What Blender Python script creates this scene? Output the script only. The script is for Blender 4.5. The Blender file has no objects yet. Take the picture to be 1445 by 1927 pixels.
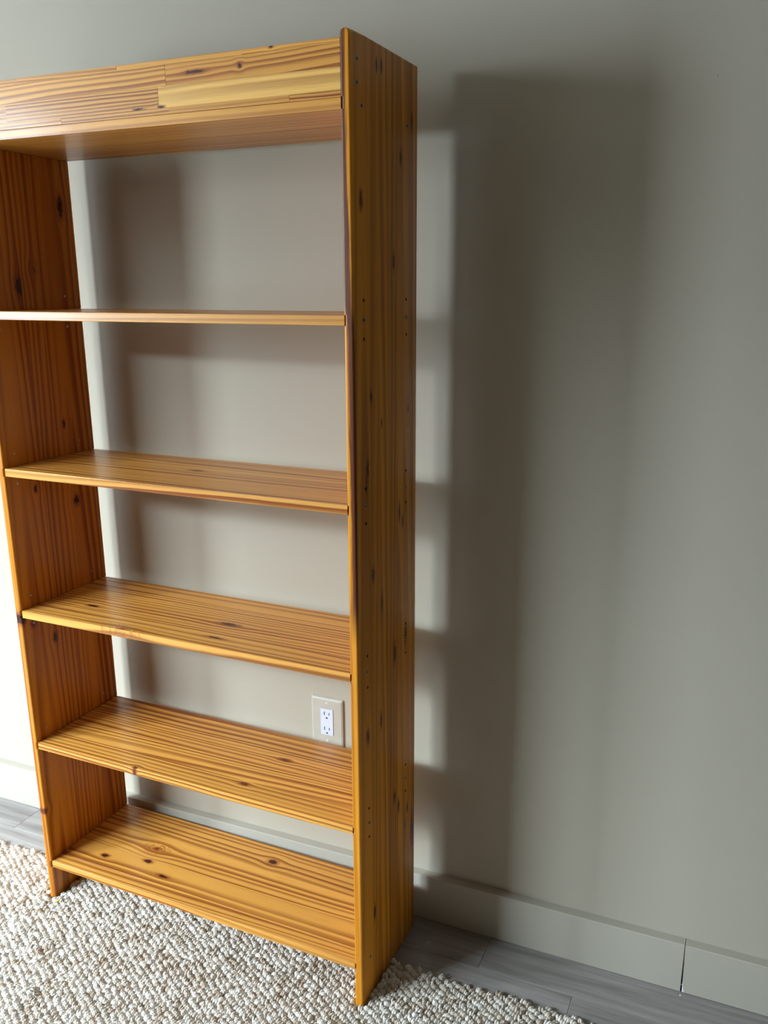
import bpy, bmesh, math, random
import numpy as np
from mathutils import Vector, Euler

sc = bpy.context.scene
C = sc.collection

# ------------------------------------------------------------------ camera
FW, FH = 1445.0, 1927.0
F_PX = 1642.87
cam_d = bpy.data.cameras.new('camera')
cam = bpy.data.objects.new('camera', cam_d)
C.objects.link(cam)
cam.location = (1.49351, -1.67065, 1.44303)
cam.rotation_euler = Euler((1.30529, 0.0008, 0.3959), 'XYZ')
cam_d.sensor_fit = 'VERTICAL'
cam_d.sensor_height = 36.0
cam_d.lens = 36.0 * F_PX / FH
cam_d.shift_x = -25.956 / FH
cam_d.shift_y = 29.44 / FH
cam_d.clip_start = 0.02
sc.camera = cam

# ------------------------------------------------------------------ world, daylight, exposure
world = bpy.data.worlds.new('world')
sc.world = world
world.use_nodes = True
wn = world.node_tree.nodes
wn['Background'].inputs[0].default_value = (0.62, 0.78, 1.0, 1)
wn['Background'].inputs[1].default_value = 1.0

# two windows in the left wall (y from, y to, sill, head) and one in the wall behind the camera (x from, x to, sill, head)
LX, WY = -2.0, -2.75
WINS_L = [(-1.55, -0.55, 0.60, 2.45), (-2.65, -1.90, 0.95, 2.30)]
WINS = [(-1.95, -0.70, 0.80, 2.25)]


def daylight(name, loc, rot, sx, sz, energy, col):
    d = bpy.data.lights.new(name, 'AREA')
    d.shape = 'RECTANGLE'
    d.size, d.size_y = sx, sz
    d.energy = energy
    d.color = col
    o = bpy.data.objects.new(name, d)
    C.objects.link(o)
    o.location = loc
    o.rotation_euler = rot
    return o


# daylight through the left windows, and the sky that shines down through the window behind the camera
for (w_, watts_, col_) in ((WINS_L[0], 34, (0.66, 0.84, 1.0)), (WINS_L[1], 126, (0.72, 0.88, 1.0))):
    daylight('window_daylight', (LX - 0.06, (w_[0] + w_[1]) / 2, (w_[2] + w_[3]) / 2), (math.radians(90), 0, math.radians(-90)), w_[1] - w_[0], w_[3] - w_[2], watts_, col_)
daylight('window_daylight', (-1.9, WY - 1.3, 3.5), (math.radians(42), 0, math.radians(-25)), 3.6, 2.6, 2300, (0.72, 0.89, 1.0))

sc.view_settings.view_transform = 'Standard'
sc.view_settings.look = 'None'
sc.view_settings.gamma = 1.0
sc.view_settings.use_curve_mapping = False
sc.view_settings.exposure = 0.32
sc.cycles.use_denoising = True
sc.cycles.max_bounces = 6
sc.cycles.diffuse_bounces = 4
sc.cycles.glossy_bounces = 3
sc.cycles.caustics_reflective = False
sc.cycles.caustics_refractive = False

# ------------------------------------------------------------------ helpers


def srgb(r, g, b):
    def f(c):
        c /= 255.0
        return c / 12.92 if c <= 0.04045 else ((c + 0.055) / 1.055) ** 2.4
    return (f(r), f(g), f(b), 1.0)


class NT:
    """small helper for node trees"""

    def __init__(self, name):
        self.m = bpy.data.materials.new(name)
        self.m.use_nodes = True
        self.t = self.m.node_tree
        self.n = self.t.nodes
        self.b = self.n['Principled BSDF']

    def link(self, a, b):
        self.t.links.new(a, b)

    def put(self, sock, v):
        if isinstance(v, (int, float)):
            sock.default_value = v
        elif isinstance(v, (tuple, list)):
            sock.default_value = v
        else:
            self.link(v, sock)

    def math(self, op, a, b=None, c=None, clamp=False):
        n = self.n.new('ShaderNodeMath')
        n.operation = op
        n.use_clamp = clamp
        for i, v in enumerate((a, b, c)):
            if v is not None:
                self.put(n.inputs[i], v)
        return n.outputs[0]

    def sep(self, v):
        n = self.n.new('ShaderNodeSeparateXYZ')
        self.link(v, n.inputs[0])
        return n.outputs

    def comb(self, x, y, z):
        n = self.n.new('ShaderNodeCombineXYZ')
        for i, v in enumerate((x, y, z)):
            self.put(n.inputs[i], v)
        return n.outputs[0]

    def coord(self):
        return self.n.new('ShaderNodeTexCoord').outputs['Object']

    def noise(self, vec, scale=1.0, detail=2.0, rough=0.5):
        n = self.n.new('ShaderNodeTexNoise')
        self.put(n.inputs['Vector'], vec)
        n.inputs['Scale'].default_value = scale
        n.inputs['Detail'].default_value = detail
        n.inputs['Roughness'].default_value = rough
        return n.outputs['Fac']

    def ramp(self, f, stops, interp='LINEAR'):
        n = self.n.new('ShaderNodeValToRGB')
        n.color_ramp.interpolation = interp
        el = n.color_ramp.elements
        while len(el) < len(stops):
            el.new(0.5)
        for e, (p, c) in zip(el, stops):
            e.position = p
            e.color = c if isinstance(c, (tuple, list)) else (c, c, c, 1)
        self.put(n.inputs[0], f)
        return n.outputs[0]

    def smooth(self, v, a, b):
        n = self.n.new('ShaderNodeMapRange')
        n.interpolation_type = 'SMOOTHSTEP'
        self.put(n.inputs[0], v)
        n.inputs[1].default_value = a
        n.inputs[2].default_value = b
        return n.outputs[0]

    def mix(self, f, a, b, mode='MIX'):
        n = self.n.new('ShaderNodeMix')
        n.data_type = 'RGBA'
        n.blend_type = mode
        self.put(n.inputs[0], f)
        self.put(n.inputs[6], a)
        self.put(n.inputs[7], b)
        return n.outputs[2]

    def bump(self, h, strength, dist):
        n = self.n.new('ShaderNodeBump')
        n.inputs['Strength'].default_value = strength
        n.inputs['Distance'].default_value = dist
        self.link(h, n.inputs['Height'])
        self.link(n.outputs[0], self.b.inputs['Normal'])


def plain(name, col, rough=0.5, spec=0.5, metal=0.0, noise=None):
    k = NT(name)
    k.b.inputs['Roughness'].default_value = rough
    k.b.inputs['Metallic'].default_value = metal
    k.b.inputs['Specular IOR Level'].default_value = spec
    c = k.coord()
    f = k.noise(c, noise[0] if noise else 40.0, 3)
    a = noise[1] if noise else 0.04
    d = tuple(x * (1 - a) for x in col[:3]) + (1,)
    u = tuple(min(1, x * (1 + a)) for x in col[:3]) + (1,)
    k.link(k.ramp(f, [(0.3, d), (0.7, u)]), k.b.inputs['Base Color'])
    return k.m


EARLY_LIT = srgb(229, 165, 76)  # shelf and rail pine made paler, the light on them put into the colour
LATE_LIT = srgb(138, 69, 20)
EARLY = srgb(226, 148, 34)  # side panels keep the deeper tone of their shade
LATE = srgb(122, 48, 4)


def wood(name, axes, seed, pitch=0.0065, w0=0.0, c=0.05, slope=0.02, knots=(), tone=1.0, red=0.0, wav=0.010, late=0.8, streak=None,
         early=EARLY, latec=LATE):
    """varnished pine; axes: which object axes run along the grain, across it, and through the thickness"""
    k = NT(name)
    xyz = k.sep(k.coord())
    l, w, d = (xyz['XYZ'.index(a)] for a in axes)
    rnd = random.Random(seed)
    so = seed * 7.31 % 97
    masks = []
    ww = w
    ll = l
    for (kl, kw, rl, rw, kind) in knots:
        u = k.math('DIVIDE', k.math('SUBTRACT', l, kl), rl)
        v = k.math('DIVIDE', k.math('SUBTRACT', w, kw), rw)
        e2 = k.math('ADD', k.math('MULTIPLY', u, u), k.math('MULTIPLY', v, v))
        g = k.math('POWER', 2.718, k.math('MULTIPLY', e2, -0.16))
        # the grain swings round the knot
        ww = k.math('SUBTRACT', ww, k.math('MULTIPLY', k.math('MULTIPLY', k.math('SUBTRACT', w, kw), g), 0.75))
        e = k.math('SQRT', e2)
        masks.append((e, kind))
    n1 = k.noise(k.comb(k.math('MULTIPLY_ADD', l, 1.6, so), k.math('MULTIPLY', w, 7.0), k.math('MULTIPLY', d, 7.0)), 1.0, 1.0)
    n2 = k.noise(k.comb(k.math('MULTIPLY_ADD', l, 7.0, so), k.math('MULTIPLY', w, 40.0), k.math('MULTIPLY', d, 40.0)), 1.0, 2.0)
    q = k.math('ADD', ww, k.math('MULTIPLY', k.math('SUBTRACT', n1, 0.5), wav * 2))
    q = k.math('ADD', q, k.math('MULTIPLY', k.math('SUBTRACT', n2, 0.5), 0.0032))
    a = k.math('SUBTRACT', q, w0)
    b = k.math('ADD', k.math('MULTIPLY_ADD', l, slope, c), d)
    r = k.math('SQRT', k.math('ADD', k.math('MULTIPLY', a, a), k.math('MULTIPLY', b, b)))
    rr = k.math('DIVIDE', r, pitch)
    n3 = k.noise(k.comb(k.math('MULTIPLY', rr, 0.45), so, 0.0), 1.0, 2.0)
    rr = k.math('ADD', rr, k.math('MULTIPLY', n3, 2.2))
    fr = k.math('FRACT', rr)
    prof = k.ramp(fr, [(0.0, 0.4), (0.09, 0.0), (0.36, 0.06), (0.72, 0.80), (0.90, 1.0), (1.0, 0.5)], 'EASE')
    n4 = k.noise(k.comb(k.math('MULTIPLY', k.math('FLOOR', rr), 0.73), so + 3, k.math('MULTIPLY', l, 0.8)), 1.0, 1.0)
    amt = k.math('MULTIPLY', prof, k.math('MULTIPLY', k.smooth(n4, 0.12, 0.62), late), clamp=True)
    amt = k.math('ADD', amt, k.math('MULTIPLY', k.smooth(n1, 0.35, 0.75), 0.16), clamp=True)
    col = k.mix(amt, tuple(x * tone for x in early[:3]) + (1,), tuple(x * tone for x in latec[:3]) + (1,))
    # fibres
    fib = k.noise(k.comb(k.math('MULTIPLY_ADD', l, 14.0, so), k.math('MULTIPLY', w, 900.0), k.math('MULTIPLY', d, 900.0)), 1.0, 3.0)
    col = k.mix(k.math('MULTIPLY', k.smooth(fib, 0.45, 0.8), 0.22), col, tuple(x * 0.55 for x in latec[:3]) + (1,))
    if red:
        col = k.mix(red, col, srgb(150, 62, 22), 'MIX')
    nk = k.noise(k.comb(k.math('MULTIPLY_ADD', l, 110.0, so), k.math('MULTIPLY', w, 240.0), k.math('MULTIPLY', d, 60.0)), 1.0, 2.0) if masks else None
    for e, kind in masks:
        nz = k.math('ADD', e, k.math('MULTIPLY', k.math('SUBTRACT', nk, 0.5), 1.5))
        if kind == 'ring':          # pale knot with rings round its eye
            f = k.math('FRACT', k.math('MULTIPLY', nz, 1.6))
            rg = k.math('MULTIPLY', k.smooth(f, 0.35, 0.9), k.smooth(nz, 2.6, 1.2))
            col = k.mix(k.math('MULTIPLY', rg, 0.75), col, srgb(150, 82, 30))
            col = k.mix(k.smooth(nz, 0.5, 0.25), col, srgb(120, 56, 20))
        else:
            col = k.mix(k.math('MULTIPLY', k.smooth(nz, 1.9, 0.8), 0.7), col, srgb(132, 62, 22))
            col = k.mix(k.smooth(nz, 1.0, 0.6), col, srgb(62, 26, 12) if kind == 'dark' else srgb(104, 46, 18))
    if streak:
        # dark red heartwood running up the front edge
        zz, xx, yy = xyz[2], xyz[0], xyz[1]
        fc = k.n.new('ShaderNodeFloatCurve')
        cv = fc.mapping.curves[0]
        pts = streak
        while len(cv.points) < len(pts):
            cv.points.new(0.5, 0.5)
        for p_, (z_, x_) in zip(cv.points, pts):
            p_.location = (z_ / 2.0, x_)
        fc.mapping.update()
        k.link(k.math('MULTIPLY', zz, 0.5), fc.inputs['Value'])
        xc = k.math('MULTIPLY', fc.outputs[0], -0.02)
        nn = k.noise(k.comb(k.math('MULTIPLY', zz, 12.0), k.math('MULTIPLY', xx, 300.0), 1.0), 1.0, 3.0)
        dd = k.math('ABSOLUTE', k.math('SUBTRACT', k.math('ADD', xx, k.math('MULTIPLY', k.math('SUBTRACT', nn, 0.5), 0.010)), xc))
        m = k.math('MULTIPLY', k.smooth(dd, 0.0098, 0.0040), k.smooth(yy, -0.2640, -0.2675))
        m = k.math('MULTIPLY', m, k.smooth(zz, 0.80, 0.90))
        col = k.mix(k.math('MULTIPLY', m, 0.88), col, srgb(74, 24, 20))
    k.link(col, k.b.inputs['Base Color'])
    k.b.inputs['Roughness'].default_value = 0.36
    k.b.inputs['Specular IOR Level'].default_value = 0.25
    k.b.inputs['Coat Weight'].default_value = 0.18
    k.b.inputs['Coat Roughness'].default_value = 0.15
    k.bump(k.math('ADD', prof, k.math('MULTIPLY', fib, 0.6)), 0.10, 0.0006)
    return k.m


def link(name, me, mat=None, parent=None):
    o = bpy.data.objects.new(name, me)
    C.objects.link(o)
    if mat is not None and not me.materials:
        me.materials.append(mat)
    if parent is not None:
        o.parent = parent
    return o


def empty(name, loc=(0, 0, 0), rz=0.0, parent=None):
    o = bpy.data.objects.new(name, None)
    C.objects.link(o)
    o.empty_display_size = 0.05
    o.location = loc
    o.rotation_euler = (0, 0, rz)
    if parent is not None:
        o.parent = parent
    return o


def tag(o, label=None, cat=None, group=None, kind=None):
    if label:
        o['label'] = label
    if cat:
        o['category'] = cat
    if group:
        o['group'] = group
    if kind:
        o['kind'] = kind
    return o


def mesh(name, v, f, smooth=False):
    me = bpy.data.meshes.new(name)
    me.from_pydata(v, [], f)
    bm = bmesh.new()
    bm.from_mesh(me)
    bmesh.ops.recalc_face_normals(bm, faces=bm.faces)
    bm.to_mesh(me)
    bm.free()
    if smooth:
        me.shade_smooth()
    return me


def box(name, lo, hi, bev=0.0, seg=2):
    bm = bmesh.new()
    bmesh.ops.create_cube(bm, size=1.0)
    for v in bm.verts:
        v.co = Vector([(lo[i] + hi[i]) / 2 + v.co[i] * (hi[i] - lo[i]) for i in range(3)])
    if bev:
        bmesh.ops.bevel(bm, geom=bm.edges[:], offset=bev, segments=seg, affect='EDGES', profile=0.5)
    me = bpy.data.meshes.new(name)
    bm.to_mesh(me)
    bm.free()
    return me


def loft(name, sections):
    """sections: closed outlines with the same number of points, capped at both ends"""
    n = len(sections[0])
    v = [p for s in sections for p in s]
    f = []
    for i in range(len(sections) - 1):
        for j in range(n):
            a, b = i * n + j, i * n + (j + 1) % n
            f.append((a, b, b + n, a + n))
    f.append(tuple(range(n)))
    f.append(tuple(range((len(sections) - 1) * n, len(sections) * n)))
    return mesh(name, v, f)


# ------------------------------------------------------------------ the room
RX0, RX1, RY0, RZ1 = LX, 5.0, WY, 2.6


def wall_paint(name, base):
    k = NT(name)
    c = k.coord()
    f = k.noise(c, 2.2, 3)
    k.link(k.ramp(f, [(0.3, tuple(x * 0.975 for x in base[:3]) + (1,)), (0.7, base)]), k.b.inputs['Base Color'])
    k.b.inputs['Roughness'].default_value = 0.7
    k.b.inputs['Specular IOR Level'].default_value = 0.12
    k.bump(k.math('ADD', k.noise(c, 420.0, 3), k.math('MULTIPLY', k.noise(c, 60.0, 2), 0.5)), 0.12, 0.0012)
    return k.m


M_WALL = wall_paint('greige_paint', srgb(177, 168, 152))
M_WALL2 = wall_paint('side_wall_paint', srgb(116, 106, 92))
M_TRIM = wall_paint('trim_paint', srgb(176, 169, 155))
M_CEIL = wall_paint('ceiling_paint', srgb(160, 153, 141))


def structure(name, me, mat, parent=None):
    o = link(name, me, mat, parent)
    if parent is None:
        o['kind'] = 'structure'
    return o


wall_back = structure('wall_back', box('wall_back', (RX0, 0, 0), (RX1, 0.1, RZ1)), M_WALL)
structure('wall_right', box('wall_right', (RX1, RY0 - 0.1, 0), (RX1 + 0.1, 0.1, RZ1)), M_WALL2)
structure('ceiling', box('ceiling', (RX0 - 0.1, RY0 - 0.1, RZ1), (RX1 + 0.1, 0.1, RZ1 + 0.1)), M_CEIL)
# wall behind the camera with its window opening
wv, wf = [], []


def addbox(v, f, lo, hi):
    b = len(v)
    for z in (lo[2], hi[2]):
        v += [(lo[0], lo[1], z), (hi[0], lo[1], z), (hi[0], hi[1], z), (lo[0], hi[1], z)]
    f += [tuple(b + i for i in q) for q in ((0, 3, 2, 1), (4, 5, 6, 7), (0, 1, 5, 4), (1, 2, 6, 5), (2, 3, 7, 6), (3, 0, 4, 7))]


y0, y1 = RY0 - 0.1, RY0
cuts = [RX0] + [v_ for w_ in WINS for v_ in w_[:2]] + [RX1]
for i in range(0, len(cuts), 2):
    addbox(wv, wf, (cuts[i], y0, 0), (cuts[i + 1], y1, RZ1))
for w_ in WINS:
    addbox(wv, wf, (w_[0], y0, 0), (w_[1], y1, w_[2]))
    addbox(wv, wf, (w_[0], y0, w_[3]), (w_[1], y1, RZ1))
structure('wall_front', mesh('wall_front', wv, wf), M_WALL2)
lv, lf = [], []
wl = sorted(WINS_L)
cl = [RY0] + [v_ for w_ in wl for v_ in w_[:2]] + [0.1]
for ya_, yb_, za_, zb_ in [(cl[i], cl[i + 1], 0, RZ1) for i in range(0, len(cl), 2)] + [(w_[0], w_[1], 0, w_[2]) for w_ in wl] + [(w_[0], w_[1], w_[3], RZ1) for w_ in wl]:
    addbox(lv, lf, (RX0 - 0.1, ya_, za_), (RX0, yb_, zb_))
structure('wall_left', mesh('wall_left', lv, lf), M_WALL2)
M_FRAME = plain('window_frame_paint', srgb(235, 235, 232), 0.4)
for wi, (w_, loc_, rz_) in enumerate([(w_, (LX, (w_[0] + w_[1]) / 2, w_[2]), math.radians(-90)) for w_ in WINS_L] + [(w_, ((w_[0] + w_[1]) / 2, RY0, w_[2]), 0.0) for w_ in WINS]):
    win = empty('window_%d' % (wi + 1), loc_, rz_)
    win['kind'] = 'structure'
    hw, hh = (w_[1] - w_[0]) / 2, w_[3] - w_[2]
    for lo, hi in (((-hw, -0.03, 0), (-hw + 0.05, 0.0, hh)), ((hw - 0.05, -0.03, 0), (hw, 0.0, hh)),
                   ((-hw + 0.05, -0.03, 0), (hw - 0.05, 0.0, 0.05)), ((-hw + 0.05, -0.03, hh - 0.05), (hw - 0.05, 0.0, hh))):
        link('window_frame', box('window_frame', lo, hi, 0.003), M_FRAME, win)

# floor: grey wood-look planks laid along the wall
kf = NT('grey_plank')
xyz = kf.sep(kf.coord())
oi = kf.n.new('ShaderNodeObjectInfo').outputs['Random']
lx = kf.math('ADD', xyz[0], kf.math('MULTIPLY', oi, 37.0))
n1 = kf.noise(kf.comb(kf.math('MULTIPLY', lx, 3.0), kf.math('MULTIPLY', xyz[1], 45.0), oi), 1.0, 4.0, 0.6)
n2 = kf.noise(kf.comb(kf.math('MULTIPLY', lx, 9.0), kf.math('MULTIPLY', xyz[1], 380.0), oi), 1.0, 3.0)
fl = kf.ramp(n1, [(0.25, srgb(108, 102, 99)), (0.5, srgb(140, 134, 130)), (0.75, srgb(162, 156, 152))])
fl = kf.mix(kf.math('MULTIPLY', kf.smooth(n2, 0.5, 0.75), 0.35), fl, srgb(92, 85, 82))
kf.link(fl, kf.b.inputs['Base Color'])
kf.b.inputs['Roughness'].default_value = 0.34
kf.b.inputs['Specular IOR Level'].default_value = 0.6
kf.bump(n2, 0.12, 0.0005)
M_PLANK = kf.m
floor = structure('floor', box('floor', (RX0, RY0, -0.1), (RX1, 0.0, -0.0015)), plain('subfloor', srgb(70, 66, 64), 0.8))
PL, PW = 1.35, 0.182
PLANKS = []
row_y = [0.0, -0.122]
while row_y[-1] > RY0:
    row_y.append(row_y[-1] - PW)
offs = {0: -0.313, 1: -0.105}
rng = random.Random(5)
pm = {}
for ri in range(len(row_y) - 1):
    ya, yb = row_y[ri], max(row_y[ri + 1], RY0)
    x = offs.get(ri, rng.uniform(-0.6, 0.6))
    while x > RX0:
        x -= PL
    while x < RX1:
        a, b = max(x, RX0), min(x + PL, RX1)
        if b - a > 0.02:
            link('plank', box('plank', (a + 0.0003, yb + 0.0003, -0.0016), (b - 0.0003, ya - 0.0003, 0.0), 0.0004, 1), M_PLANK, floor)
        x += PL

# baseboard with the butt joint near its right end
BH, BT = 0.1181, 0.0229
bb = empty('baseboard_back', (0, 0, 0))
bb['kind'] = 'structure'
JX = 1.4560


def board_me(xa, xb, za=0.0015, ta=0.0, tb=0.0):
    """a board whose ends lean (ta, tb: how far the bottom corner is drawn in)"""
    out = []
    for (x_, dx) in ((xa, ta), (xb, -tb)):
        e = 0.0016
        s = [(x_ + dx, 0, za), (x_ + dx, -BT, za), (x_, -BT, BH - e), (x_, -BT + e * 0.3, BH - e * 0.3), (x_, -BT + e, BH), (x_, 0, BH)]
        out.append(s)
    return loft('board', out)


link('board', board_me(RX0, JX - 0.0006, tb=0.0010), M_TRIM, bb)
link('board', board_me(JX + 0.0006, RX1, ta=0.0016), M_TRIM, bb)
M_CHIP = plain('bare_white', srgb(240, 240, 242), 0.7)
link('chipped_corner', mesh('chipped_corner', [(JX + 0.0023, -BT - 0.0002, 0.002), (JX + 0.0060, -BT - 0.0002, 0.002), (JX + 0.0018, -BT - 0.0002, 0.030),
                                               (JX + 0.0023, -BT + 0.004, 0.002), (JX + 0.0060, -BT + 0.004, 0.002), (JX + 0.0018, -BT + 0.004, 0.030)],
                            [(0, 1, 2), (3, 5, 4), (0, 3, 4, 1), (1, 4, 5, 2), (2, 5, 3, 0)]), M_CHIP, bb)
for nm, lo, hi in (('baseboard_left', (RX0, RY0, 0.001), (RX0 + BT, -BT, BH)), ('baseboard_right', (RX1 - BT, RY0, 0.001), (RX1, -BT, BH)),
                   ('baseboard_front', (RX0 + BT, RY0, 0.001), (RX1 - BT, RY0 + BT, BH))):
    structure(nm, box(nm, lo, hi, 0.0015), M_TRIM)

# ------------------------------------------------------------------ bookcase
W, D, H, T, G, YAW = 0.8561, 0.2717, 1.8328, 0.0168, 0.0529, -0.0218
Z0 = 0.0022
TS = 0.0171
ZS = [1.4027, 1.0757, 0.7525, 0.4261, 0.1068]          # tops of the five open shelves
ZTB, ZF = 1.7187, 1.8208                               # underside of the top shelf, top of the front rail
INS = 0.0027
bk = empty('bookcase', (W, -G, 0.0), YAW)
tag(bk, 'tall open-backed varnished orange pine bookcase standing on the rug against the wall', 'bookcase')

NOTCH = 0.0026
shelf_z = [(ZTB, ZTB + TS)] + [(z - TS, z) for z in ZS]


def panel_section(y, ins, right, ztop, zbot, r=0.0015):
    """outline of a side panel in the x-z plane at depth y, ins = drawn in by a rounded edge"""
    xo, xi, s = (0.0, -T, 1) if right else (-W, -W + T, -1)
    pts = []
    o_, i_ = xo - s * ins, xi + s * ins
    pts.append((o_, y, zbot + ins))
    pts += [(o_, y, ztop - ins - r), (o_ - s * r * 0.3, y, ztop - ins - r * 0.3), (o_ - s * r, y, ztop - ins)]
    pts += [(i_ + s * r, y, ztop - ins), (i_ + s * r * 0.3, y, ztop - ins - r * 0.3), (i_, y, ztop - ins - r)]
    for za, zb in shelf_z:
        pts += [(i_, y, zb + 0.0006), (i_ + s * NOTCH, y, zb + 0.0006), (i_ + s * NOTCH, y, za - 0.0006), (i_, y, za - 0.0006)]
    pts.append((i_, y, zbot + ins))
    return pts


def panel_staves(panel, right, bounds, mats):
    for i in range(len(bounds) - 1):
        a, b = bounds[i], bounds[i + 1]
        e = 0.00016
        secs = []
        if i == 0:
            R = 0.0032
            for q in range(6):
                t_ = math.radians(90 * q / 5)
                secs.append(panel_section(a + R * (1 - math.cos(t_)), R * (1 - math.sin(t_)), right, H, Z0, 0.0062 - R * 0.6 * (1 - math.sin(t_))))
            secs.append(panel_section(a + 0.02, 0, right, H, Z0, 0.0040))
        else:
            secs += [panel_section(a, e, right, H, Z0), panel_section(a + e, 0, right, H, Z0)]
        secs += [panel_section(b - e, 0, right, H, Z0), panel_section(b, e, right, H, Z0)]
        me = loft('stave', secs)
        link('stave', me, mats[i], panel)


YB_R = [-D, -0.215, -0.177, -0.132, -0.090, -0.061, 0.0]
YB_L = [-D, -0.222, -0.168, -0.118, -0.062, 0.0]

# knots on the right panel (z, y, half length, half width, kind)
KR = [(1.7987, -0.1741, .010, .0035, 'dark'), (1.8015, -0.1549, .010, .0038, 'dark'), (1.7368, -.0262, .013, .0034, 'dark'), (1.671, -.0754, .014, .0046, 'dark'),
      (1.5861, -.2371, .014, .0060, 'brown'), (1.4934, -.1069, .015, .0046, 'dark'), (1.2602, -.2046, .012, .004, 'dark'), (1.2091, -.161, .007, .0026, 'dark'),
      (1.2209, -.0383, .018, .006, 'ring'), (1.1328, -.2215, .018, .0046, 'dark'), (1.105, -.2272, .020, .0024, 'dark'), (1.0224, -.0813, .016, .004, 'brown'),
      (1.0004, -.065, .012, .004, 'brown'), (.9285, -.2032, .014, .0055, 'dark'), (.8614, -.1644, .016, .004, 'brown'), (.7517, -.0496, .022, .0052, 'dark'),
      (.7317, -.1046, .022, .0062, 'dark'), (.6147, -.1717, .016, .0044, 'brown'), (.6085, -.2322, .016, .0062, 'brown'), (.4034, -.1076, .015, .0052, 'dark'),
      (.3697, -.0867, .014, .0046, 'dark'), (.339, -.0398, .011, .0034, 'dark'), (.3024, -.0527, .018, .006, 'ring'), (.1906, -.2087, .018, .005, 'dark'),
      (.265, -.013, .04, .008, 'brown')]
KL = [(1.621, -.0361, .024, .008, 'dark'), (1.4861, -.129, .012, .009, 'ring'), (1.4515, -.1756, .022, .010, 'dark'), (1.1473, -.088, .010, .004, 'dark'),
      (1.0155, -.1913, .009, .005, 'dark'), (.9639, -.0731, .012, .009, 'dark'), (.6586, -.1822, .012, .007, 'dark'), (.7142, -.2408, .012, .008, 'brown')]


def in_band(ks, a, b, key=1, pad=0.002):
    return [k_ for k_ in ks if a - pad <= k_[key] < b + pad]


STREAK = [(0.0, 0.10), (0.84, 0.20), (0.95, 0.12), (1.15, 0.15), (1.36, 0.20), (1.42, 0.45), (1.55, 0.60), (1.72, 0.75), (2.0, 0.80)]
rs = random.Random(11)
panel_r = empty('side_panel', parent=bk)
mats = []
for i in range(len(YB_R) - 1):
    a, b = YB_R[i], YB_R[i + 1]
    mats.append(wood('pine_side', 'ZYX', 21 + i * 5, pitch=[.013, .011, .010, .0085, .012, .014][i], w0=(a + b) / 2 + [.012, .03, -.05, .08, -.01, -.03][i],
                     c=[.035, .05, .09, .11, .03, .04][i], slope=[.012, .010, .01, .008, .014, .012][i], knots=in_band(KR, a, b), wav=.008, late=.62,
                     tone=[1.0, .96, 1.0, .90, 1.03, .97][i], red=[.05, .08, .0, .12, 0, .04][i], streak=STREAK if i == 0 else None))
panel_staves(panel_r, True, YB_R, mats)
panel_l = empty('side_panel', parent=bk)
mats = []
for i in range(len(YB_L) - 1):
    a, b = YB_L[i], YB_L[i + 1]
    kk = in_band(KL, a, b)
    if i == 0:
        kk = kk + [(.732, -.2717, .014, .012, 'dark'), (.2444, -.2717, .007, .008, 'brown')]
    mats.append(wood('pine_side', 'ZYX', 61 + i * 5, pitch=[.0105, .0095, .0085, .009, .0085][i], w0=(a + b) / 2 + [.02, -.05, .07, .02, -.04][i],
                     c=W - T + [.06, .07, .08, .03, .06][i], slope=.012, knots=kk, wav=.010, late=.8, tone=[.94, .90, .86, .90, .86][i], red=.28))  # left panel tinted redder and darker, its shade put into the colour
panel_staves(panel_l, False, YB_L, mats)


def bar_x(name, x0, x1, ylo, yhi, zlo, zhi, e=0.00014, rf=0.0):
    """a board along x; rf rounds its two front edges"""
    pts = []
    if rf:
        for q in range(4):
            t_ = math.radians(90 * q / 3)
            pts.append((ylo + rf * (1 - math.sin(t_)), zlo + rf * (1 - math.cos(t_))))
        pts = pts[::-1]
        lo = [(ylo + rf * (1 - math.cos(math.radians(30 * q))), zlo + rf * (1 - math.sin(math.radians(30 * q)))) for q in range(4)]   # front -> bottom
        hi = [(y_, zlo + zhi - z_) for (y_, z_) in lo][::-1]                                                                           # top -> front
        pts = hi + lo
    else:
        pts = [(ylo + e, zhi), (ylo, zhi - e), (ylo, zlo + e), (ylo + e, zlo)]
    pts += [(yhi - e, zlo), (yhi, zlo + e), (yhi, zhi - e), (yhi - e, zhi)]
    secs = []
    cy, cz = (ylo + yhi) / 2, (zlo + zhi) / 2
    for x_, i_ in ((x0, e), (x0 + e, 0), (x1 - e, 0), (x1, e)):
        secs.append([(x_, y_ + (i_ if y_ < cy else -i_), z_ + (i_ if z_ < cz else -i_)) for (y_, z_) in pts])
    return loft(name, secs)


XA, XB = -W + T + 0.0005, -T - 0.0008

# knots (x, y, half length, half width, kind) on the shelves
KS = {5: [(-.347, -.056, .012, .009, 'dark'), (-.6376, -.1272, .020, .012, 'ring'), (-.625, -.175, .013, .006, 'dark'), (-.5563, -.2073, .016, .005, 'dark'),
          (-.7362, -.1998, .012, .006, 'dark')],
      4: [(-.271, -.1036, .014, .006, 'brown'), (-.300, -.2241, .010, .005, 'brown'), (-.5568, -.2660, .006, .006, 'brown')],
      3: [(-.3674, -.1499, .024, .007, 'dark'), (-.717, -.1792, .016, .005, 'dark'), (-.3518, -.224, .020, .004, 'dark'), (-.5606, -.262, .030, .010, 'ring')],
      2: [(-.45, -.12, .018, .006, 'brown')], 1: [], 0: []}
BY = {0: [-.269, -.19, -.11, -.0017], 1: [-.269, -.21, -.13, -.06, -.0017], 2: [-.269, -.222, -.168, -.11, -.055, -.0017], 3: [-.269, -.205, -.125, -.06, -.0017],
      4: [-.269, -.212, -.145, -.085, -.0017], 5: [-.269, -.236, -.165, -.09, -.0017]}
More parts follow.
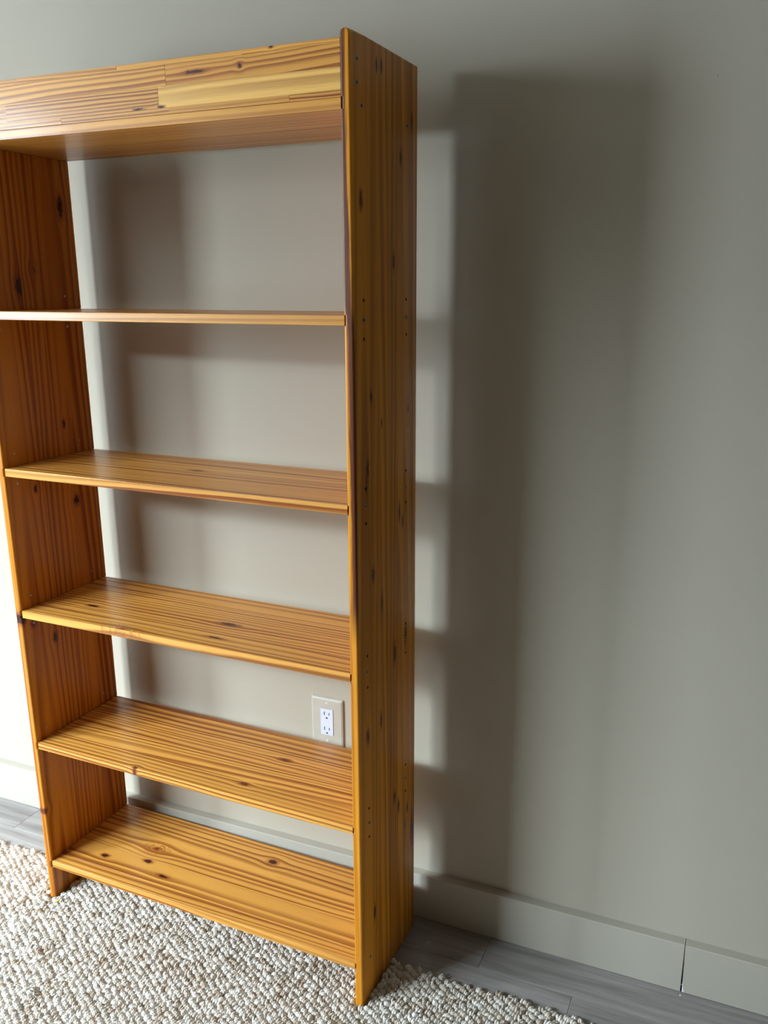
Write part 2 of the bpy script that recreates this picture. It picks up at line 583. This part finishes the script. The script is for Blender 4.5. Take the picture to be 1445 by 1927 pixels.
for si, (za, zb) in enumerate(shelf_z):
    sh = empty('shelf', parent=bk)
    by = BY[si]
    for i in range(len(by) - 1):
        a, b = by[i], by[i + 1]
        sd = 101 + si * 17 + i * 3
        r_ = random.Random(sd)
        broad = (si == 5 and i == 1)
        m = wood('pine_shelf', 'XYZ', sd, pitch=r_.uniform(.0078, .0115) if not broad else .014, w0=(a + b) / 2 + r_.choice((-1, 1)) * r_.uniform(.03, .08) * (0.25 if broad else 1),
                 c=r_.uniform(.03, .08) - zb * (1 if True else 0), slope=r_.uniform(-.02, .02), knots=in_band(KS[si], a, b, 1), wav=r_.uniform(.006, .013),
                 late=r_.uniform(.85, 1.1), tone=r_.uniform(.92, 1.06), red=r_.choice((0, 0, .06, .1)), early=EARLY_LIT, latec=LATE_LIT)
        link('stave', bar_x('stave', XA, XB, a, b, za, zb, rf=0.0011 if i == 0 else 0.0), m, sh)

# front rail above the top shelf: four courses of short glued blocks
rail = empty('front_rail', parent=bk)
RT = 0.0165
zr = [ZTB + TS + 0.0002, 1.7462, 1.7797, 1.8133, ZF]
courses = {0: [XA, -.5917, -.3492, -.1109, XB], 1: [XA, -.7248, -.3707, XB], 2: [XA, -.3527, XB], 3: [XA, -.6896, -.4562, -.1977, XB]}
KF = [(-.2925, 1.7965, .020, .0030, 'dark'), (-.4143, 1.7478, .012, .0022, 'dark'), (-.3655, 1.7478, .006, .0032, 'dark'), (-.142, 1.8192, .005, .002, 'dark'), (-.2024, 1.7977, .004, .004, 'dark')]
for ci in range(4):
    cx = courses[ci]
    for i in range(len(cx) - 1):
        a, b = cx[i], cx[i + 1]
        sd = 301 + ci * 19 + i * 7
        r_ = random.Random(sd)
        pale = (ci == 1 and i == 2)
        m = wood('pine_block', 'XZY', sd, pitch={0: .006, 1: .0058, 2: .0062, 3: .005}[ci] * (1.7 if pale else 1), w0=(zr[ci] + zr[ci + 1]) / 2 + r_.choice((-1, 1)) * r_.uniform(.02, .05),
                 c=.27 + r_.uniform(-.02, .05), slope=r_.uniform(-.03, .03), knots=[k_ for k_ in in_band(KF, zr[ci], zr[ci + 1], 1, 0.001) if a - .01 < k_[0] < b + .01],
                 wav=.008, late=.8 if pale else r_.uniform(.85, 1.1), tone=1.06 if pale else r_.uniform(.90, 1.04), red=0 if pale else r_.choice((0, .05, .12)), early=srgb(234, 182, 98) if pale else EARLY_LIT, latec=LATE_LIT)
        link('block', bar_x('block', a, b, -D + INS + (0.0003 if (ci + i) % 2 else 0.0), -D + INS + RT, zr[ci] + 0.00005, zr[ci + 1] - 0.00005), m, rail)

# drilled holes, screws and pins
M_HOLE = plain('hole_dark', srgb(22, 12, 8), 0.9, 0.1)
M_STEEL = plain('screw_steel', srgb(150, 150, 148), 0.35, 0.5, 0.85)
M_PIN = plain('pin_steel', srgb(190, 185, 178), 0.3, 0.5, 0.7)


def disc_me(name, r, h, n=12, dome=False):
    v, f = [], []
    rings = [(r, 0.0), (r, h * 0.6), (r * 0.8, h)] if not dome else [(r, 0.0), (r * .92, h * .45), (r * .6, h * .85)]
    for (rr_, x_) in rings:
        for i in range(n):
            t_ = 2 * math.pi * i / n
            v.append((x_, rr_ * math.cos(t_), rr_ * math.sin(t_)))
    for q in range(len(rings) - 1):
        for i in range(n):
            f.append((q * n + i, q * n + (i + 1) % n, (q + 1) * n + (i + 1) % n, (q + 1) * n + i))
    f.append(tuple((len(rings) - 1) * n + i for i in range(n)))
    return mesh(name, v, f)


def ring_me(name, r0, r1, h, n=16):
    v, f = [], []
    for (rr_, x_) in ((r1, 0.0), (r1, h * .5), (r1 * .9, h), (r0 * 1.1, h), (r0, h * .3), (r0, 0.0)):
        for i in range(n):
            t_ = 2 * math.pi * i / n
            v.append((x_, rr_ * math.cos(t_), rr_ * math.sin(t_)))
    for q in range(5):
        for i in range(n):
            f.append((q * n + i, q * n + (i + 1) % n, (q + 1) * n + (i + 1) % n, (q + 1) * n + i))
    return mesh(name, v, f)


hole_me = disc_me('peg_hole', 0.0030, 0.00025)
screw_me = ring_me('screw', 0.0024, 0.0044, 0.0006)
bore_me = disc_me('screw_socket', 0.0025, 0.0002)
pin_me = disc_me('shelf_pin', 0.0027, 0.0022, dome=True)
hole_me.materials.append(M_HOLE)
screw_me.materials.append(M_STEEL)
bore_me.materials.append(M_HOLE)
pin_me.materials.append(M_PIN)


def side_screw(y, z):
    s = link('screw', screw_me, None, panel_r)
    s.location = (0.0001, y, z)
    b_ = link('screw_socket', bore_me, None, panel_r)
    b_.location = (0.0001, y, z)


def side_hole(y, z):
    h_ = link('peg_hole', hole_me, None, panel_r)
    h_.location = (0.0001, y, z)


for y, z in ((-.2461, 1.7937), (-.2471, 1.7598), (-.2314, 1.7286), (-.0459, 1.7268)):
    side_screw(y, z)
for i, z in enumerate(ZS):
    zc = z - TS / 2
    for y in (-.231, -.0495):
        if i == 4:
            if y == -.231:
                side_screw(y, zc)
            else:
                side_screw(y, zc)
            continue
        side_screw(y, zc)
        side_hole(y, zc + 0.0325)
        side_hole(y, zc - 0.0320)
for i, z in enumerate(ZS[:4]):
    zc = z - TS / 2
    for y in (-.2395, -.0485):
        for s in (0.036, -0.030):
            p_ = link('shelf_pin', pin_me, None, panel_l)
            p_.location = (-W + T - 0.0001, y, zc + s)

# ------------------------------------------------------------------ wall outlet
M_PLATE = plain('plate_almond', srgb(182, 175, 162), 0.35, 0.5)
M_DEV = plain('receptacle_white', srgb(206, 210, 222), 0.25, 0.5, noise=(10, 0.01))
M_SLOT = plain('slot_black', srgb(12, 12, 14), 0.6, 0.3)
M_SCR = plain('plate_screw', srgb(225, 222, 212), 0.3, 0.5)
ol = empty('wall_outlet', (0.6157, 0.0, 0.4563))
tag(ol, 'double wall outlet with white sockets in a beige cover plate behind the bookcase', 'outlet')
PWD, PHT, DW, DH = 0.0850, 0.1240, 0.0334, 0.0670


def plate_me():
    hx, hz, e = PWD / 2, PHT / 2, 0.0058
    ix, iz = DW / 2 + 0.0004, DH / 2 + 0.0004

    def rect(x_, z_, y_, r):
        pts = []
        for (cx_, cz_, a0) in ((x_ - r, z_ - r, 0), (-x_ + r, z_ - r, 90), (-x_ + r, -z_ + r, 180), (x_ - r, -z_ + r, 270)):
            for q in range(4):
                t_ = math.radians(a0 + 30 * q)
                pts.append((cx_ + r * math.cos(t_), y_, cz_ + r * math.sin(t_)))
        return pts
    rings = [rect(hx, hz, 0.0, 0.003), rect(hx, hz, -0.0016, 0.003), rect(hx - e * .35, hz - e * .35, -0.0045, 0.003), rect(hx - e, hz - e, -0.0060, 0.002),
             rect(ix, iz, -0.0064, 0.0012), rect(ix, iz, -0.001, 0.0012)]
    v = [p for r in rings for p in r]
    n = len(rings[0])
    f = []
    for q in range(len(rings) - 1):
        for i in range(n):
            f.append((q * n + i, q * n + (i + 1) % n, (q + 1) * n + (i + 1) % n, (q + 1) * n + i))
    return mesh('cover_plate', v, f)


link('cover_plate', plate_me(), M_PLATE, ol)
dev = link('receptacle', box('receptacle', (-DW / 2, -0.0078, -DH / 2), (DW / 2, -0.0005, DH / 2), 0.0009), M_DEV, ol)


def ground_me():
    pts = [(0.0024 * math.cos(math.radians(a)), 0.0026 * math.sin(math.radians(a))) for a in range(0, 181, 20)]
    pts += [(-0.0024, -0.0012), (0.0024, -0.0012)]
    return loft('ground_hole', [[(x_, -0.0080, z_) for x_, z_ in pts], [(x_, -0.0074, z_) for x_, z_ in pts]])


gm = ground_me()
for dz in (0.0195, -0.0195):
    link('slot', box('slot', (-0.0073, -0.0080, dz - 0.0010), (-0.0052, -0.0074, dz + 0.0072), 0.0001, 1), M_SLOT, dev)
    link('slot', box('slot', (0.0052, -0.0080, dz - 0.0008), (0.0071, -0.0074, dz + 0.0060), 0.0001, 1), M_SLOT, dev)
    g_ = link('ground_hole', gm, M_SLOT, dev)
    g_.location = (0, 0, dz - 0.0088)
sm = disc_me('plate_screw', 0.0033, 0.0009, 14, True)
for dz in (0.0483, -0.0483):
    s_ = link('plate_screw', sm, M_SCR, ol)
    s_.location = (0, -0.0061, dz)
    s_.rotation_euler = (0, 0, -math.pi / 2)
    link('screw_slit', box('screw_slit', (0.00085, -0.0003, -0.0026), (0.00095, 0.0003, 0.0026)), M_SLOT, s_)

# ------------------------------------------------------------------ rug
RUG_Y, RUG_X0, RUG_X1, RUG_Y0 = -0.181, -1.3, 2.15, -1.9
rug = empty('area_rug', (0.3, RUG_Y, 0))
tag(rug, 'chunky off-white looped wool rug under the front of the bookcase', 'rug')
M_BACK = plain('rug_backing', srgb(150, 138, 122), 0.9, 0.2, noise=(200, 0.25))
link('backing', box('backing', (RUG_X0 - 0.3, RUG_Y0 - RUG_Y, 0.0002), (RUG_X1 - 0.3, -0.004, 0.0020)), M_BACK, rug)

npr = np.random.default_rng(3)
PX_, PY_ = 0.0134, 0.0136
SHEAR = 0.24          # the columns of loops run a little askew


def loops(x0, x1, y0, y1, seg, rings, ply=1):
    xs = np.arange(x0, x1 + (0.4 if x1 >= RUG_X1 else 0.0), PX_)
    ys = np.arange(y1, y0, -PY_)
    gx, gy = np.meshgrid(xs, ys, indexing='ij')
    par = (np.arange(len(xs)) % 2)[:, None]
    gy = gy + par * PY_ * 0.5
    jx = npr.normal(0, 0.0011, gx.shape) + 0.003 * np.sin(gy * 9 + gx * 2) + 0.0015 * np.sin(gy * 31)
    jy = npr.normal(0, 0.0012, gx.shape)
    gx = gx + SHEAR * (gy - RUG_Y)
    cx, cy = (gx + jx).ravel(), (gy + jy).ravel()
    keep = (cy < RUG_Y - 0.002 + npr.normal(0, 0.003, cy.shape)) & (cx > RUG_X0) & (cx < RUG_X1)
    # nothing grows where the bookcase's two panels press the rug flat
    lx, ly = cx - W, cy + G
    co, si = math.cos(-YAW), math.sin(-YAW)
    bx, by_ = lx * co - ly * si, lx * si + ly * co
    for (pa, pb) in ((-T, 0.0), (-W, -W + T)):
        keep &= ~((bx > pa - 0.0030) & (bx < pb + 0.0030) & (by_ > -D - 0.0022))
    cx, cy = cx[keep], cy[keep]
    n = len(cx)
    # unit dome
    dv = []
    for q in range(rings):
        ph = math.radians(-12 + (90 + 12) * q / rings)
        for i in range(seg):
            th = 2 * math.pi * i / seg
            dv.append((math.cos(ph) * math.cos(th), math.cos(ph) * math.sin(th), math.sin(ph)))
    dv.append((0, 0, 1))
    dv = np.array(dv)
    # a loop leans over and is pinched where it dives back into the weave
    tri, quad = [], []
    for q in range(rings - 1):
        for i in range(seg):
            quad.append((q * seg + i, q * seg + (i + 1) % seg, (q + 1) * seg + (i + 1) % seg, (q + 1) * seg + i))
    for i in range(seg):
        tri.append(((rings - 1) * seg + i, (rings - 1) * seg + (i + 1) % seg, rings * seg))
    m = len(dv)
    tint = npr.random(n)
    ang = npr.normal(math.radians(-22), math.radians(12), n)
    top = npr.normal(0.0084, 0.0013, n)
    if ply == 2:        # two strands lie side by side in each loop
        ox = npr.normal(0.0029, 0.0004, n)
        cx, cy = np.concatenate([cx + ox * np.cos(ang), cx - ox * np.cos(ang)]), np.concatenate([cy + ox * np.sin(ang), cy - ox * np.sin(ang)])
        ang = np.concatenate([ang, ang]) + npr.normal(0, math.radians(9), 2 * n)
        top = np.concatenate([top, top]) + npr.normal(-0.0003, 0.0008, 2 * n)
        tint = np.clip(np.concatenate([tint, tint]) + npr.normal(0, 0.07, 2 * n), 0, 1)
        n *= 2
        sx, sy = npr.normal(0.0037, 0.0004, n), npr.normal(0.0086, 0.0008, n)
    else:
        sx, sy = npr.normal(0.0066, 0.0006, n), npr.normal(0.0083, 0.0009, n)
    ca, sa = np.cos(ang), np.sin(ang)
    P = np.zeros((n, m, 3))
    ux = dv[None, :, 0] * sx[:, None]
    uy = dv[None, :, 1] * sy[:, None]
    uz = dv[None, :, 2] * top[:, None]
    uy = uy + 0.3 * uz * npr.normal(-0.8, 0.6, n)[:, None]
    ux = ux + 0.2 * uz * npr.normal(0.0, 0.6, n)[:, None]
    P[:, :, 0] = cx[:, None] + ux * ca[:, None] - uy * sa[:, None]
    P[:, :, 1] = cy[:, None] + ux * sa[:, None] + uy * ca[:, None]
    P[:, :, 2] = 0.0028 + np.maximum(uz, -0.0024)
    P = P.reshape(-1, 3)
    base = (np.arange(n) * m)[:, None, None]
    Q = (np.array(quad)[None] + base).reshape(-1, 4)
    Tt = (np.array(tri)[None] + base).reshape(-1, 3)
    tint = np.repeat(tint, m)
    return P, Q, Tt, tint


def loop_mesh(name, parts):
    off = 0
    Ps, Qs, Ts, tn = [], [], [], []
    for P, Q, Tt, ti in parts:
        Ps.append(P)
        Qs.append(Q + off)
        Ts.append(Tt + off)
        tn.append(ti)
        off += len(P)
    P = np.concatenate(Ps)
    Q = np.concatenate(Qs)
    Tt = np.concatenate(Ts)
    ti = np.concatenate(tn)
    P[:, 0] -= 0.3
    P[:, 1] -= RUG_Y
    me = bpy.data.meshes.new(name)
    nl = Q.size + Tt.size
    me.vertices.add(len(P))
    me.vertices.foreach_set('co', P.astype(np.float32).ravel())
    me.loops.add(nl)
    me.loops.foreach_set('vertex_index', np.concatenate([Q.ravel(), Tt.ravel()]).astype(np.int32))
    npoly = len(Q) + len(Tt)
    me.polygons.add(npoly)
    st = np.concatenate([np.arange(len(Q)) * 4, Q.size + np.arange(len(Tt)) * 3]).astype(np.int32)
    me.polygons.foreach_set('loop_start', st)
    at = me.attributes.new('tint', 'FLOAT', 'POINT')
    at.data.foreach_set('value', ti.astype(np.float32))
    me.update(calc_edges=True)
    me.validate()
    me.shade_smooth()
    return me


kr = NT('wool_yarn')
att = kr.n.new('ShaderNodeAttribute')
att.attribute_name = 'tint'
tf = att.outputs['Fac']
co_ = kr.coord()
sep_ = kr.sep(co_)
big = kr.noise(co_, 9.0, 2)
mixv = kr.math('ADD', kr.math('MULTIPLY', tf, 0.8), kr.math('MULTIPLY', big, 0.4))
yc = kr.ramp(mixv, [(0.12, srgb(168, 142, 116)), (0.26, srgb(206, 191, 174)), (0.55, srgb(223, 213, 201)), (0.9, srgb(236, 229, 220))])
# twisted strands
diag = kr.math('ADD', kr.math('MULTIPLY', sep_[0], 1500.0), kr.math('ADD', kr.math('MULTIPLY', sep_[1], 900.0), kr.math('MULTIPLY', sep_[2], 900.0)))
fz = kr.noise(co_, 160.0, 2)
tw = kr.math('SINE', kr.math('ADD', kr.math('ADD', diag, kr.math('MULTIPLY', fz, 9.0)), kr.math('MULTIPLY', tf, 30.0)))
fine = kr.noise(co_, 1400.0, 3)
hgt = kr.math('ADD', kr.math('MULTIPLY', tw, 0.6), fine)
yc = kr.mix(kr.math('MULTIPLY', kr.smooth(tw, 0.1, -1.0), 0.22), yc, srgb(150, 134, 118))
kr.link(yc, kr.b.inputs['Base Color'])
kr.b.inputs['Roughness'].default_value = 0.85
kr.b.inputs['Specular IOR Level'].default_value = 0.2
kr.b.inputs['Sheen Weight'].default_value = 0.15
kr.bump(hgt, 0.6, 0.0011)
near = loops(-0.75, 1.75, -1.02, RUG_Y, 8, 3, 2)
far = [loops(RUG_X0, 2.15, -1.9, -1.02 - PY_, 6, 2), loops(RUG_X0, -0.75, -1.02, RUG_Y, 6, 2), loops(1.75, 2.15, -1.02, RUG_Y, 6, 2)]
pile = link('loop_pile', loop_mesh('loop_pile', [near] + far), kr.m, rug)
pile['kind'] = 'stuff'

# ------------------------------------------------------------------ crumbs on the floor
M_YEL = plain('yellow_flake', srgb(226, 208, 96), 0.6)
M_WHT = plain('white_crumb', srgb(236, 232, 224), 0.6)


def flake(name, pts, h, loc, rz, mat):
    v = [(x_, y_, 0) for x_, y_ in pts] + [(x_ * .85, y_ * .85, h) for x_, y_ in pts]
    n = len(pts)
    f = [tuple(range(n)), tuple(range(n, 2 * n))] + [(i, (i + 1) % n, n + (i + 1) % n, n + i) for i in range(n)]
    o = link(name, mesh(name, v, f), mat)
    o.location = loc
    o.rotation_euler = (0, 0, rz)
    return o


tag(flake('wood_flake', [(-.006, -.002), (0, -.0035), (.006, -.001), (.005, .003), (-.001, .002), (-.005, .003)], .0015, (0.0286, -0.3200, 0.0105), .4, M_YEL),
    'tiny yellow flake on the rug by the foot of the bookcase', 'flake')
tag(flake('white_splinter', [(-.0075, -.0010), (0, -.0014), (.0075, -.0004), (.0070, .0008), (0, .0010), (-.0070, .0008)], .001, (0.9088, -0.0929, 0.0001), 1.05, M_WHT),
    'thin pale splinter on the grey floor beside the bookcase', 'splinter')
tag(flake('paint_chip', [(-.0022, -.0012), (.0006, -.0018), (.0022, .0002), (.0008, .0016), (-.0016, .0012)], .0012, (1.4565, -0.0330, 0.0001), .2, M_WHT),
    'tiny white paint chip on the floor below the baseboard joint', 'paint chip')

# loose fibres lying on the rug
M_LINT = plain('lint_grey', srgb(120, 112, 100), 0.9, 0.2)
M_LINT2 = plain('lint_tan', srgb(168, 154, 132), 0.9, 0.2)


def strand(name, pts, rad, mat):
    base = Vector(pts[0])
    P_ = [Vector(p_) - base for p_ in pts]
    path = []
    for i in range(len(P_) - 1):
        for q in range(4):
            path.append(P_[i].lerp(P_[i + 1], q / 4))
    path.append(P_[-1])
    v, f, n = [], [], 6
    for i, p_ in enumerate(path):
        t_ = (path[min(i + 1, len(path) - 1)] - path[max(i - 1, 0)]).normalized()
        a_ = t_.cross(Vector((0, 0, 1))).normalized()
        b_ = a_.cross(t_)
        rr_ = rad * (0.35 + 0.65 * math.sin(math.pi * (i + 0.6) / (len(path) + 0.2)))
        for j in range(n):
            th = 2 * math.pi * j / n
            v.append(tuple(p_ + a_ * rr_ * math.cos(th) + b_ * rr_ * math.sin(th)))
    for i in range(len(path) - 1):
        for j in range(n):
            f.append((i * n + j, i * n + (j + 1) % n, (i + 1) * n + (j + 1) % n, (i + 1) * n + j))
    f += [tuple(range(n)), tuple(range((len(path) - 1) * n, len(path) * n))]
    o = link(name, mesh(name, v, f, True), mat)
    o.location = base
    return o


tag(strand('lint_strand', [(.178, -.5545, .0112), (.184, -.5545, .0125), (.193, -.558, .0125), (.201, -.566, .0120), (.208, -.573, .0112)], .0016, M_LINT),
    'short curled grey lint strand on the rug in the lower corner', 'lint')
tag(strand('wool_strand', [(.132, -.492, .0112), (.140, -.474, .0122), (.148, -.449, .0125), (.155, -.426, .0118)], .0015, M_LINT2),
    'straight tan wool strand on the rug before the left foot of the bookcase', 'lint')

# small nail pops under the wall paint
pop = disc_me('nail_pop', 0.0022, 0.0009, 12, True)
pop.materials.append(M_WALL)
for x_, z_ in ((1.2433, 1.8626), (1.3677, 1.7855), (0.6047, 0.5664), (1.181, 1.6548)):
    o = link('nail_pop', pop, None, wall_back)
    o.location = (x_, 0.0002, z_)
    o.rotation_euler = (0, 0, -math.pi / 2)
